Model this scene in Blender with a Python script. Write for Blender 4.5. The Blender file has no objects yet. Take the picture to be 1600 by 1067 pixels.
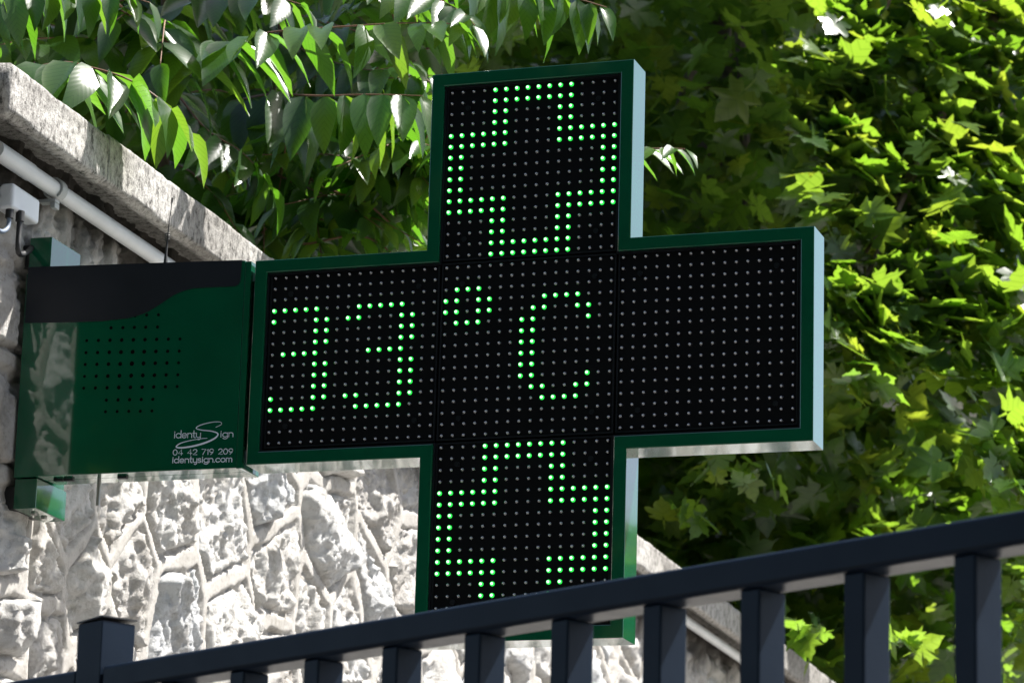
import bpy, bmesh, math, random
import numpy as np
from mathutils import Vector, Matrix

random.seed(7)
RNG = np.random.default_rng(11)
SC = bpy.context.scene
COL = SC.collection

# ------------------------------------------------------------------ camera
F_PX, W_PX, H_PX = 5367.0, 1600.0, 1067.0
CAM = np.array([1.77744, -5.45149, -1.44612])
YAW, PIT, ROL = -0.319395, 0.248479, 0.027769
FW = np.array([math.sin(YAW)*math.cos(PIT), math.cos(YAW)*math.cos(PIT), math.sin(PIT)])
_r = np.array([math.cos(YAW), -math.sin(YAW), 0.0])
_u = np.cross(_r, FW)
RT = _r*math.cos(ROL) + _u*math.sin(ROL)
UP = -_r*math.sin(ROL) + _u*math.cos(ROL)
cd = bpy.data.cameras.new('camera')
cd.sensor_width = 36.0
cd.sensor_fit = 'HORIZONTAL'
cd.lens = 36.0*F_PX/W_PX
cd.clip_start = 0.1
cd.clip_end = 2000
cd.dof.use_dof = True
cd.dof.focus_distance = 5.85
cd.dof.aperture_fstop = 15.0
cam = bpy.data.objects.new('camera', cd)
COL.objects.link(cam)
M = Matrix.Identity(4)
for i in range(3):
    M[i][0], M[i][1], M[i][2], M[i][3] = RT[i], UP[i], -FW[i], CAM[i]
cam.matrix_world = M
SC.camera = cam

# ------------------------------------------------------------------ sky, sun, exposure
SUN = np.array([0.416, 0.336, 0.845]); SUN /= np.linalg.norm(SUN)
world = bpy.data.worlds.new('World'); SC.world = world; world.use_nodes = True
wn_ = world.node_tree.nodes; wl_ = world.node_tree.links
sky = wn_.new('ShaderNodeTexSky'); sky.sky_type = 'NISHITA'; sky.sun_disc = False
sky.sun_elevation = math.asin(SUN[2]); sky.sun_rotation = math.atan2(SUN[0], SUN[1])
sky.air_density = 1.0; sky.dust_density = 2.5
bg = wn_['Background']; bg.inputs['Strength'].default_value = 0.072
wl_.new(sky.outputs[0], bg.inputs['Color'])
sl = bpy.data.lights.new('sun', 'SUN'); sl.energy = 5.0; sl.angle = math.radians(0.53); sl.color = (1.0, 0.965, 0.91)
so = bpy.data.objects.new('sun', sl); COL.objects.link(so)
so.rotation_euler = Vector(SUN).to_track_quat('Z', 'Y').to_euler()
so.location = (3, 4, 12)
SC.view_settings.view_transform = 'Standard'; SC.view_settings.look = 'None'
SC.view_settings.gamma = 1.0; SC.view_settings.use_curve_mapping = False
SC.view_settings.exposure = 1.6
SC.cycles.use_denoising = True
SC.cycles.max_bounces = 8
SC.cycles.transparent_max_bounces = 4

# ------------------------------------------------------------------ pixel helpers (photo pixel -> direction)
def ray(x, y):
    d = FW + RT*(x-800.0)/F_PX + UP*(533.5-y)/F_PX
    return d/np.linalg.norm(d)
def at(x, y, D): return CAM + ray(x, y)*D
def on_plane(x, y, P0, n):
    d = ray(x, y); return CAM + d*(np.dot(P0-CAM, n)/np.dot(d, n))
def on_Y(x, y, Y): return on_plane(x, y, np.array([0, Y, 0.0]), np.array([0, 1.0, 0]))
def to_px(P):
    d = np.asarray(P)-CAM; z = d@FW
    return 800+F_PX*(d@RT)/z, 533.5-F_PX*(d@UP)/z, z

# ------------------------------------------------------------------ object helpers
def link(o, parent=None):
    COL.objects.link(o)
    if parent is not None: o.parent = parent
    return o
def tag(o, label=None, cat=None, group=None, kind=None):
    if label: o['label'] = label
    if cat: o['category'] = cat
    if group: o['group'] = group
    if kind: o['kind'] = kind
    return o
def empty(name, loc=(0, 0, 0)):
    o = bpy.data.objects.new(name, None); o.location = loc; o.empty_display_size = 0.1
    return link(o)
def mesh_np(name, V, Fs, mat, parent=None, uv=None, smooth=False, loc=None):
    """V (n,3) array, Fs list/array of faces; positions are world (parents stand at the origin of the world unless loc)."""
    me = bpy.data.meshes.new(name)
    V = np.asarray(V, dtype=np.float64)
    if isinstance(Fs, np.ndarray):
        nf, k = Fs.shape
        me.vertices.add(len(V)); me.vertices.foreach_set('co', V.astype(np.float32).ravel())
        me.loops.add(nf*k); me.loops.foreach_set('vertex_index', Fs.astype(np.int32).ravel())
        me.polygons.add(nf); me.polygons.foreach_set('loop_start', np.arange(0, nf*k, k, dtype=np.int32))
        me.update(calc_edges=True)
    else:
        me.from_pydata([tuple(v) for v in V], [], [tuple(f) for f in Fs]); me.update()
    if uv is not None:
        l = me.uv_layers.new(name='UVMap'); idx = np.empty(len(me.loops), dtype=np.int32)
        me.loops.foreach_get('vertex_index', idx); l.data.foreach_set('uv', np.asarray(uv, dtype=np.float32)[idx].ravel())
    if smooth: me.polygons.foreach_set('use_smooth', np.ones(len(me.polygons), dtype=bool))
    me.validate()
    if mat is not None: me.materials.append(mat)
    return add_mesh(name, me, parent)
def add_mesh(name, me, parent=None):
    o = bpy.data.objects.new(name, me); link(o, parent)
    if parent is not None and parent.parent is None:      # parts of a part: that part already stands in world coordinates
        o.matrix_parent_inverse = Matrix.Translation(-parent.location)
    return o
def bm_obj(name, bm, mat, parent=None, smooth_deg=None):
    me = bpy.data.meshes.new(name); bmesh.ops.recalc_face_normals(bm, faces=bm.faces[:]); bm.to_mesh(me); bm.free()
    me.materials.append(mat)
    if smooth_deg is not None:
        for p in me.polygons: p.use_smooth = True
        me.set_sharp_from_angle(angle=math.radians(smooth_deg))
    o = add_mesh(name, me, parent)
    if smooth_deg is not None:
        w_ = o.modifiers.new('weighted_normal', 'WEIGHTED_NORMAL'); w_.keep_sharp = True; w_.weight = 100
    return o
def bm_box(bm, O, ax, ay, az, r0, r1, bevel=0.0, seg=2):
    """box spanned by axes ax, ay, az from O, ranges r0..r1 (3 each)"""
    vs = []
    for k in (0, 1):
        for j in (0, 1):
            for i in (0, 1):
                c = [r0[0] if i == 0 else r1[0], r0[1] if j == 0 else r1[1], r0[2] if k == 0 else r1[2]]
                vs.append(bm.verts.new(tuple(np.asarray(O)+np.asarray(ax)*c[0]+np.asarray(ay)*c[1]+np.asarray(az)*c[2])))
    fs = [bm.faces.new([vs[q] for q in f]) for f in ((0, 2, 3, 1), (4, 5, 7, 6), (0, 1, 5, 4), (2, 6, 7, 3), (0, 4, 6, 2), (1, 3, 7, 5))]
    if bevel > 0:
        es = list({e for f in fs for e in f.edges})
        bmesh.ops.bevel(bm, geom=es, offset=bevel, segments=seg, affect='EDGES', profile=0.5)
EX, EY, EZ = np.eye(3)
def box_obj(name, lo, hi, mat, parent, bevel=0.0, seg=2):
    bm = bmesh.new(); bm_box(bm, (0, 0, 0), EX, EY, EZ, lo, hi, bevel, seg)
    return bm_obj(name, bm, mat, parent, 40 if bevel else None)
def tube_arrays(pts, rad, n=10, cap=True):
    pts = np.asarray(pts, float); rad = np.broadcast_to(np.asarray(rad, float), (len(pts),))
    V = []; Fs = []
    tg = np.gradient(pts, axis=0); tg /= np.linalg.norm(tg, axis=1)[:, None]
    a = np.cross(tg[0], [0.31, 0.2, 0.93])
    if np.linalg.norm(a) < 1e-3: a = np.cross(tg[0], [1, 0, 0])
    for i in range(len(pts)):
        a = a-tg[i]*(a@tg[i]); a /= np.linalg.norm(a); b = np.cross(tg[i], a)
        for k in range(n):
            t = 2*math.pi*k/n; V.append(pts[i]+rad[i]*(a*math.cos(t)+b*math.sin(t)))
    for i in range(len(pts)-1):
        for k in range(n):
            k2 = (k+1) % n; Fs.append((i*n+k, i*n+k2, (i+1)*n+k2, (i+1)*n+k))
    if cap:
        Fs.append(tuple(range(n-1, -1, -1))); Fs.append(tuple((len(pts)-1)*n+k for k in range(n)))
    return V, Fs
def tube(name, pts, rad, mat, parent=None, n=10):
    V, Fs = tube_arrays(pts, rad, n)
    o = mesh_np(name, V, Fs, mat, parent, smooth=True)
    o.data.set_sharp_from_angle(angle=math.radians(50))
    return o
def smooth_path(pts, n=24):
    pts = np.asarray(pts, float)
    if len(pts) < 3:
        t = np.linspace(0, 1, n)[:, None]; return pts[0]*(1-t)+pts[-1]*t
    P = np.vstack([2*pts[0]-pts[1], pts, 2*pts[-1]-pts[-2]]); out = []
    m = len(pts)-1
    for q in np.linspace(0, m-1e-6, n):
        i = int(q); t = q-i; p0, p1, p2, p3 = P[i:i+4]
        out.append(.5*((2*p1)+(-p0+p2)*t+(2*p0-5*p1+4*p2-p3)*t*t+(-p0+3*p1-3*p2+p3)*t**3))
    return np.array(out)

# ------------------------------------------------------------------ numpy value noise
def _h(i, j, k, s):
    n = (i.astype(np.int64)*374761393+j.astype(np.int64)*668265263+k.astype(np.int64)*2147483647+s*974634777) & 0xffffffff
    n = ((n ^ (n >> 13))*1274126177) & 0xffffffff
    n = ((n ^ (n >> 16))*2246822519) & 0xffffffff
    return ((n ^ (n >> 15)) & 0xffff)/65535.0
def vnoise(x, y, s=0):
    xi = np.floor(x); yi = np.floor(y); fx = x-xi; fy = y-yi
    fx = fx*fx*(3-2*fx); fy = fy*fy*(3-2*fy); z = np.zeros_like(xi)
    a = _h(xi, yi, z, s); b = _h(xi+1, yi, z, s); c = _h(xi, yi+1, z, s); d = _h(xi+1, yi+1, z, s)
    return (a*(1-fx)+b*fx)*(1-fy)+(c*(1-fx)+d*fx)*fy
def fbm(x, y, f, o=4, s=0, g=0.5):
    r = 0; a = 1; t = 0
    for k in range(o):
        r = r+a*(vnoise(x*f+k*17.3, y*f-k*9.1, s+k)-.5); t += a; a *= g; f *= 2.03
    return r/t
def ridged(x, y, f, o=4, s=0):
    r = 0; a = 1; t = 0
    for k in range(o):
        r = r+a*(1-np.abs(2*vnoise(x*f+k*7.7, y*f+k*3.3, s+k)-1)); t += a; a *= .5; f *= 2.1
    return r/t-.5

# ------------------------------------------------------------------ materials
def new_mat(name):
    m = bpy.data.materials.new(name); m.use_nodes = True
    nt = m.node_tree; return m, nt, nt.nodes, nt.links, nt.nodes['Principled BSDF']
def nd(N, t, **kw):
    n = N.new(t)
    for k, v in kw.items():
        if k in n.inputs: n.inputs[k].default_value = v
        else: setattr(n, k, v)
    return n
def ramp(N, L, src, stops):
    r = N.new('ShaderNodeValToRGB'); e = r.color_ramp.elements
    while len(e) < len(stops): e.new(0.5)
    for i, (p, c) in enumerate(stops): e[i].position = p; e[i].color = (c[0], c[1], c[2], 1)
    L.new(src, r.inputs[0]); return r
def bump(N, L, src, P, strength=.4, dist=.005):
    b = N.new('ShaderNodeBump'); b.inputs['Strength'].default_value = strength; b.inputs['Distance'].default_value = dist
    L.new(src, b.inputs['Height']); L.new(b.outputs[0], P.inputs['Normal']); return b
def paint(name, col, rough=.3, coat=0.0, coat_rough=.05, spec=.5, ior=1.5, speck=.0, dust=.0, metallic=0.0):
    m, nt, N, L, P = new_mat(name)
    P.inputs['Roughness'].default_value = rough; P.inputs['Coat Weight'].default_value = coat
    P.inputs['Coat Roughness'].default_value = coat_rough; P.inputs['Specular IOR Level'].default_value = spec
    P.inputs['IOR'].default_value = ior; P.inputs['Metallic'].default_value = metallic
    tc = nd(N, 'ShaderNodeTexCoord'); n1 = nd(N, 'ShaderNodeTexNoise', Scale=9.0, Detail=6.0)
    L.new(tc.outputs['Object'], n1.inputs['Vector'])
    c0 = [c*.88 for c in col]; c1 = [min(1, c*1.1+dust) for c in col]
    r = ramp(N, L, n1.outputs[0], [(.3, c0), (.75, c1)]); L.new(r.outputs[0], P.inputs['Base Color'])
    if speck:
        n2 = nd(N, 'ShaderNodeTexNoise', Scale=700.0, Detail=2.0); L.new(tc.outputs['Object'], n2.inputs['Vector'])
        bump(N, L, n2.outputs[0], P, speck, .0006)
    n3 = nd(N, 'ShaderNodeTexNoise', Scale=26.0, Detail=5.0); L.new(tc.outputs['Object'], n3.inputs['Vector'])
    mr = nd(N, 'ShaderNodeMapRange'); mr.inputs[3].default_value = rough*.8; mr.inputs[4].default_value = min(1, rough*1.3)
    L.new(n3.outputs[0], mr.inputs[0]); L.new(mr.outputs[0], P.inputs['Roughness'])
    return m
GREEN = (0.0022, 0.068, 0.032)
M_green = paint('green_gloss_paint', GREEN, rough=.07, coat=.6, coat_rough=.03, spec=.5, ior=1.5)
M_band = paint('anthracite_vinyl', (.010, .0125, .018), rough=.42, spec=.2)
M_black = paint('matt_black_plastic', (.0035, .0037, .0045), rough=.5, spec=.08)
M_seam = paint('black_trim', (.006, .007, .010), rough=.35, spec=.25)
M_hole = paint('black_hole', (.002, .002, .002), rough=.9, spec=.05)
M_letter = paint('pale_vinyl_lettering', (.62, .70, .78), rough=.5)
M_rail = paint('anthracite_powder_coat', (.0075, .0145, .0275), rough=.34, spec=.12, speck=.25, dust=.002)
M_cap = paint('black_plastic_cap', (.012, .013, .015), rough=.45)
M_pvc = paint('white_pvc', (.58, .60, .62), rough=.4, dust=.03)
M_jbox = paint('pale_grey_plastic', (.62, .64, .67), rough=.35)
M_clip = paint('grey_plastic_clip', (.36, .38, .38), rough=.5)
M_cable = paint('black_cable', (.012, .012, .013), rough=.5)
M_gcable = paint('grey_cable', (.12, .15, .2), rough=.5)
M_metal = paint('zinc_metal', (.35, .34, .32), rough=.35, metallic=.9)

def led_mat(name, lit):
    m, nt, N, L, P = new_mat(name)
    if lit:
        P.inputs['Base Color'].default_value = (.05, .5, .1, 1)
        P.inputs['Emission Color'].default_value = (.02, 1.0, .08, 1); P.inputs['Emission Strength'].default_value = .34
        lw = nd(N, 'ShaderNodeTexCoord')
        P.inputs['Roughness'].default_value = .3
    else:
        P.inputs['Base Color'].default_value = (.022, .024, .030, 1); P.inputs['Roughness'].default_value = .16
        P.inputs['Specular IOR Level'].default_value = 1.0; P.inputs['IOR'].default_value = 1.7
        P.inputs['Coat Weight'].default_value = 1.0; P.inputs['Coat Roughness'].default_value = .1
    return m
M_lit = led_mat('lit_green_led', True); M_unlit = led_mat('unlit_led_lens', False)
m, nt, N, L, P = new_mat('led_core_glow')
P.inputs['Base Color'].default_value = (.3, .8, .4, 1); P.inputs['Emission Color'].default_value = (.42, 1.0, .48, 1); P.inputs['Emission Strength'].default_value = 1.1
M_core = m
M_tip_highlight = paint('led_tip_highlight', (.62, .62, .64), rough=.3, spec=.6)  # pale dome tip, stands in for the sky highlight on unlit lenses

def stone_mat(name, light, mid, dark, sc=1.0, bump_s=.9, stain=True):
    m, nt, N, L, P = new_mat(name)
    P.inputs['Roughness'].default_value = .92; P.inputs['Specular IOR Level'].default_value = .2
    tc = nd(N, 'ShaderNodeTexCoord'); oi = nd(N, 'ShaderNodeObjectInfo')
    n1 = nd(N, 'ShaderNodeTexNoise', Scale=7.0*sc, Detail=8.0, Roughness=.65); L.new(tc.outputs['Object'], n1.inputs['Vector'])
    r1 = ramp(N, L, n1.outputs[0], [(.30, dark), (.43, mid), (.56, light)])
    n2 = nd(N, 'ShaderNodeTexNoise', Scale=60.0*sc, Detail=6.0, Roughness=.7); L.new(tc.outputs['Object'], n2.inputs['Vector'])
    r2 = ramp(N, L, n2.outputs[0], [(.34, (.66, .645, .62)), (.50, (1, 1, 1))])
    mx = nd(N, 'ShaderNodeMix', data_type='RGBA', blend_type='MULTIPLY'); mx.inputs[0].default_value = .75
    L.new(r1.outputs[0], mx.inputs[6]); L.new(r2.outputs[0], mx.inputs[7])
    # per stone tint
    r3 = ramp(N, L, oi.outputs['Random'], [(0, (.80, .78, .76)), (.5, (1, .985, .96)), (1, (.93, .96, 1.0))])
    m2 = nd(N, 'ShaderNodeMix', data_type='RGBA', blend_type='MULTIPLY'); m2.inputs[0].default_value = 1
    L.new(mx.outputs[2], m2.inputs[6]); L.new(r3.outputs[0], m2.inputs[7]); out = m2.outputs[2]
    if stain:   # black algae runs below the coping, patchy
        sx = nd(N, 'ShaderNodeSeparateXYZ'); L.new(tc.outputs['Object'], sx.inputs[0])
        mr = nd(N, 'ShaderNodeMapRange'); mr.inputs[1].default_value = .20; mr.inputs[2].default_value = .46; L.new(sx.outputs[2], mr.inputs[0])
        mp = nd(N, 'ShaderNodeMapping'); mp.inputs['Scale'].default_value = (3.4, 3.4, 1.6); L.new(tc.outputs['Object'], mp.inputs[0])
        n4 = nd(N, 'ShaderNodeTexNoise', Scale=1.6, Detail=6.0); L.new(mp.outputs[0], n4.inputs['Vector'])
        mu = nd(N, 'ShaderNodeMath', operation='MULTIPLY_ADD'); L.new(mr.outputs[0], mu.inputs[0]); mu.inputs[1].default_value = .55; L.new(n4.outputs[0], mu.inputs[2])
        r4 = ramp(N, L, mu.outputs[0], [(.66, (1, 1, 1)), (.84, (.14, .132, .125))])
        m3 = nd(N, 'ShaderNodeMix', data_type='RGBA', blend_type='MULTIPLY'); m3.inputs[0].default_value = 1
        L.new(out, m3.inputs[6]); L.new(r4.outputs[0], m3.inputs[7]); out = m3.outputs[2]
    L.new(out, P.inputs['Base Color'])
    n5 = nd(N, 'ShaderNodeTexNoise', Scale=150.0*sc, Detail=8.0, Roughness=.78); L.new(tc.outputs['Object'], n5.inputs['Vector'])
    bump(N, L, n5.outputs[0], P, bump_s, .016)
    return m
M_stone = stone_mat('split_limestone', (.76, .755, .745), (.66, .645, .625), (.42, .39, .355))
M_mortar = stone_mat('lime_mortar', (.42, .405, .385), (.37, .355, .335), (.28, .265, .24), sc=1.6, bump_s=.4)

m, nt, N, L, P = new_mat('weathered_concrete'); M_coping = m
P.inputs['Roughness'].default_value = .95; P.inputs['Specular IOR Level'].default_value = .15
tc = nd(N, 'ShaderNodeTexCoord')
mp = nd(N, 'ShaderNodeMapping'); mp.inputs['Scale'].default_value = (1, 1, .5); L.new(tc.outputs['Object'], mp.inputs[0])
n1 = nd(N, 'ShaderNodeTexNoise', Scale=70.0, Detail=10.0, Roughness=.82); L.new(mp.outputs[0], n1.inputs['Vector'])
r1 = ramp(N, L, n1.outputs[0], [(.40, (.07, .068, .064)), (.46, (.30, .288, .272)), (.58, (.50, .485, .46))])
n2 = nd(N, 'ShaderNodeTexNoise', Scale=3.0, Detail=5.0); L.new(tc.outputs['Object'], n2.inputs['Vector'])
r2 = ramp(N, L, n2.outputs[0], [(.38, (.62, .61, .60)), (.58, (1, 1, 1))])
n3 = nd(N, 'ShaderNodeTexVoronoi', Scale=120.0); L.new(tc.outputs['Object'], n3.inputs['Vector'])
r3 = ramp(N, L, n3.outputs[0], [(.12, (.45, .44, .43)), (.3, (1, 1, 1))])
mx = nd(N, 'ShaderNodeMix', data_type='RGBA', blend_type='MULTIPLY'); mx.inputs[0].default_value = 1; L.new(r1.outputs[0], mx.inputs[6]); L.new(r2.outputs[0], mx.inputs[7])
m2 = nd(N, 'ShaderNodeMix', data_type='RGBA', blend_type='MULTIPLY'); m2.inputs[0].default_value = .6; L.new(mx.outputs[2], m2.inputs[6]); L.new(r3.outputs[0], m2.inputs[7])
L.new(m2.outputs[2], P.inputs['Base Color'])
n5 = nd(N, 'ShaderNodeTexNoise', Scale=130.0, Detail=6.0, Roughness=.7); L.new(tc.outputs['Object'], n5.inputs['Vector']); bump(N, L, n5.outputs[0], P, .8, .006)

def ground_mat(name, a, b, scale):
    m, nt, N, L, P = new_mat(name); P.inputs['Roughness'].default_value = .95
    tc = nd(N, 'ShaderNodeTexCoord'); n1 = nd(N, 'ShaderNodeTexNoise', Scale=scale, Detail=8.0); L.new(tc.outputs['Object'], n1.inputs['Vector'])
    r = ramp(N, L, n1.outputs[0], [(.3, a), (.7, b)]); L.new(r.outputs[0], P.inputs['Base Color'])
    n2 = nd(N, 'ShaderNodeTexNoise', Scale=scale*30, Detail=4.0); L.new(tc.outputs['Object'], n2.inputs['Vector']); bump(N, L, n2.outputs[0], P, .3, .01)
    return m
M_asphalt = ground_mat('asphalt', (.045, .045, .047), (.07, .07, .07), 2.0)
M_paving = ground_mat('grey_paving', (.17, .16, .15), (.24, .23, .21), 1.5)
M_soil = ground_mat('garden_soil', (.03, .022, .014), (.06, .045, .03), 4.0)

def leaf_mat(name, base, trans, tmix, vein=14.0, gloss=.35, vary=.35, wood=False):
    m, nt, N, L, P = new_mat(name)
    uv = nd(N, 'ShaderNodeUVMap'); sep = nd(N, 'ShaderNodeSeparateXYZ'); L.new(uv.outputs[0], sep.inputs[0])
    ab = nd(N, 'ShaderNodeMath', operation='ABSOLUTE'); L.new(sep.outputs[0], ab.inputs[0])
    ma = nd(N, 'ShaderNodeMath', operation='MULTIPLY_ADD'); L.new(ab.outputs[0], ma.inputs[0]); ma.inputs[1].default_value = -.8; L.new(sep.outputs[1], ma.inputs[2])
    ms = nd(N, 'ShaderNodeMath', operation='MULTIPLY'); L.new(ma.outputs[0], ms.inputs[0]); ms.inputs[1].default_value = vein*6.283
    sn = nd(N, 'ShaderNodeMath', operation='SINE'); L.new(ms.outputs[0], sn.inputs[0])
    rv = ramp(N, L, sn.outputs[0], [(0, (1, 1, 1)), (.86, (1, 1, 1)), (.98, (.62, .68, .55))])
    geo = nd(N, 'ShaderNodeNewGeometry'); oi = nd(N, 'ShaderNodeObjectInfo')
    ad = nd(N, 'ShaderNodeMath', operation='ADD'); L.new(geo.outputs['Random Per Island'], ad.inputs[0]); L.new(oi.outputs['Random'], ad.inputs[1])
    fr = nd(N, 'ShaderNodeMath', operation='FRACT'); L.new(ad.outputs[0], fr.inputs[0])
    lo = 1-vary
    rb = ramp(N, L, fr.outputs[0], [(0, [c*lo for c in base]), (.6, base), (1, [base[0]*1.5, base[1]*1.18, base[2]])])
    rt = ramp(N, L, fr.outputs[0], [(0, [trans[0]*.72, trans[1]*.9, trans[2]*.6]), (.6, trans), (1, [trans[0]*1.35, trans[1]*1.05, trans[2]])])
    mb = nd(N, 'ShaderNodeMix', data_type='RGBA', blend_type='MULTIPLY'); mb.inputs[0].default_value = .5; L.new(rb.outputs[0], mb.inputs[6]); L.new(rv.outputs[0], mb.inputs[7])
    mt = nd(N, 'ShaderNodeMix', data_type='RGBA', blend_type='MULTIPLY'); mt.inputs[0].default_value = .8; L.new(rt.outputs[0], mt.inputs[6]); L.new(rv.outputs[0], mt.inputs[7])
    L.new(mb.outputs[2], P.inputs['Base Color']); P.inputs['Roughness'].default_value = gloss; P.inputs['Specular IOR Level'].default_value = .42
    bump(N, L, sn.outputs[0], P, .025, .0015)
    tr = nd(N, 'ShaderNodeBsdfTranslucent'); L.new(mt.outputs[2], tr.inputs['Color'])
    mix = nd(N, 'ShaderNodeMixShader'); mix.inputs[0].default_value = tmix
    L.new(P.outputs[0], mix.inputs[1]); L.new(tr.outputs[0], mix.inputs[2]); L.new(mix.outputs[0], N['Material Output'].inputs['Surface'])
    return m
M_ail = leaf_mat('ailanthus_leaflet', (.020, .052, .016), (.20, .46, .03), .31, vein=9.0, gloss=.27)
M_plane = leaf_mat('plane_leaf', (.027, .064, .017), (.42, .68, .05), .31, vein=4.0, gloss=.25)
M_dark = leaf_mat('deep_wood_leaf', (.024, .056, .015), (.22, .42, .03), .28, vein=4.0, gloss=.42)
m, nt, N, L, P = new_mat('bark'); M_bark = m
tc = nd(N, 'ShaderNodeTexCoord'); n1 = nd(N, 'ShaderNodeTexNoise', Scale=24.0, Detail=6.0); L.new(tc.outputs['Object'], n1.inputs['Vector'])
r1 = ramp(N, L, n1.outputs[0], [(.3, (.05, .036, .022)), (.7, (.14, .10, .065))]); L.new(r1.outputs[0], P.inputs['Base Color']); P.inputs['Roughness'].default_value = .85
bump(N, L, n1.outputs[0], P, .6, .01)
M_twig = paint('reddish_twig', (.16, .075, .035), rough=.6)

# ------------------------------------------------------------------ setting: levels
Z_STREET, Z_TERR, Z_GARDEN = -3.05, -1.82, 0.39
# wall frame (straight wall running away from the camera)
WD = np.array([-0.0203515, 0.9997929, 0.0]); WNRM = np.array([0.9997929, 0.0203515, 0.0])
WP0 = np.array([-0.985, 0.09, 0.0])
def wall_pt(s, z, h): return WP0 + WD*s + WNRM*h + EZ*z
def px_wall(x, y, h=0.0):
    Q = on_plane(x, y, WP0+WNRM*h, WNRM); return (Q-WP0)@WD, Q[2]
# railing frame
RD = np.array([0.86176916, -0.50730062, 0.0]); RNRM = np.array([-0.50730062, -0.86176916, 0.0])
RP0 = CAM + ray(1000, 965)*3.526
RP0 = RP0 - RD*(RP0@RD)
def rail_pt(t, b, z): return np.array([*(RP0+RD*t-RNRM*b)[:2], z])

g = 400.0
o = mesh_np('street_ground', [(-g, -g, Z_STREET), (g, -g, Z_STREET), (g, g, Z_STREET), (-g, g, Z_STREET)], [(0, 1, 2, 3)], M_asphalt); tag(o, kind='structure')
# terrace behind the railing, raised above the street
A = rail_pt(-0.55, -0.12, Z_TERR); B = rail_pt(9.0, -0.12, Z_TERR)
far = [B+np.array([14, 30, 0]), A*np.array([1, 0, 1])+np.array([-.2, 26, 0])]
top = [A, B, far[0], far[1]]
V = [tuple(p) for p in top]+[(p[0], p[1], Z_STREET-.2) for p in top]
o = mesh_np('terrace', V, [(0, 1, 2, 3), (0, 4, 5, 1), (1, 5, 6, 2), (2, 6, 7, 3), (3, 7, 4, 0)], M_paving); tag(o, kind='structure')
# garden ground held by the wall
V = []; Fs = []
ss = np.linspace(-.24, 34, 60); hs = np.linspace(-.20, -24, 36)
for s in ss:
    for h in hs:
        V.append(wall_pt(s, Z_GARDEN+.05*math.sin(s*1.7+h)+.02*h*0-.0-(.06 if h > -.4 else 0), h))
for i in range(len(ss)-1):
    for j in range(len(hs)-1):
        a = i*len(hs)+j; Fs.append((a, a+1, a+len(hs)+1, a+len(hs)))
o = mesh_np('garden_ground', V, Fs, M_soil, smooth=True); tag(o, kind='structure')

# ------------------------------------------------------------------ stone wall
wall = empty('stone_wall', tuple(wall_pt(0, Z_TERR, 0)))
tag(wall, 'pale rubble stone retaining wall with ribbon mortar joints and concrete coping', 'wall')
Z0W, Z1W = Z_STREET-.1, 0.445
S0W, S1W = -.34, 9.5
# seeds: some from the photo, others on a jittered lattice
seeds = [px_wall(*p) for p in ((55, 1005), (14, 850), (100, 795), (58, 885), (128, 905), (160, 1035), (207, 900), (182, 785), (262, 800), (272, 965),
                               (346, 830), (362, 1000), (428, 905), (415, 765), (482, 985), (505, 840), (580, 930), (600, 790), (12, 985), (430, 1050), (540, 1000),
                               (12, 640), (14, 480), (210, 372), (130, 390), (60, 360))]
pts = list(seeds); rr = random.Random(3)
zz = Z0W-.1; row = 0
while zz < Z1W+.15:
    dz = .17+rr.random()*.06; s = S0W-.2+rr.random()*.2
    while s < S1W+.2:
        ds = .19+rr.random()*.15
        p = (s+ds/2+(rr.random()-.5)*.07, zz+dz/2+(rr.random()-.5)*.09)
        if all((p[0]-q[0])**2+(p[1]-q[1])**2 > .155**2 for q in seeds): pts.append(p)
        s += ds
    zz += dz; row += 1
PTS = PTS_ALL = np.array(pts); NSEED = len(seeds)
def warp(s, z):
    return s+.05*fbm(s, z, 5.0, 3, 5), z+.05*fbm(s, z, 5.0, 3, 9)
def nearest2(s, z):
    s, z = warp(s, z); sh = s.shape; s = s.ravel(); z = z.ravel()
    sub = np.where((PTS_ALL[:, 0] > s.min()-.5) & (PTS_ALL[:, 0] < s.max()+.5) & (PTS_ALL[:, 1] > z.min()-.5) & (PTS_ALL[:, 1] < z.max()+.5))[0]; PTS = PTS_ALL[sub]
    i1 = np.empty(len(s), int); d1 = np.empty(len(s)); d2 = np.empty(len(s)); e = np.empty(len(s))
    for a in range(0, len(s), 4000):
        D = np.hypot(s[a:a+4000, None]-PTS[None, :, 0], z[a:a+4000, None]-PTS[None, :, 1])
        o2 = np.argpartition(D, 1, axis=1)[:, :2]; q = np.arange(len(D))
        da = D[q, o2[:, 0]]; db = D[q, o2[:, 1]]; sw = da > db
        f = np.where(sw, o2[:, 1], o2[:, 0]); g2 = np.where(sw, o2[:, 0], o2[:, 1])
        i1[a:a+4000] = sub[f]; m1 = np.minimum(da, db); m2 = np.maximum(da, db)
        sep_ = np.hypot(PTS[f, 0]-PTS[g2, 0], PTS[f, 1]-PTS[g2, 1])
        e[a:a+4000] = (m2**2-m1**2)/(2*sep_)   # true distance to the bisector
    return i1.reshape(sh), e.reshape(sh)
def mortar_h(s, z, e):
    w = .015+.012*fbm(s, z, 6, 2, 21)
    rib = np.clip((w+.004-e+.010*fbm(s, z, 40, 2, 23))/.006, 0, 1); rib = rib*rib*(3-2*rib)
    return rib*(.0075+.006*fbm(s, z, 9, 3, 31))+(1-rib)*(-.005+.024*fbm(s, z, 55, 2, 41))+.02*fbm(s, z, 2.2, 2, 44)
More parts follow.
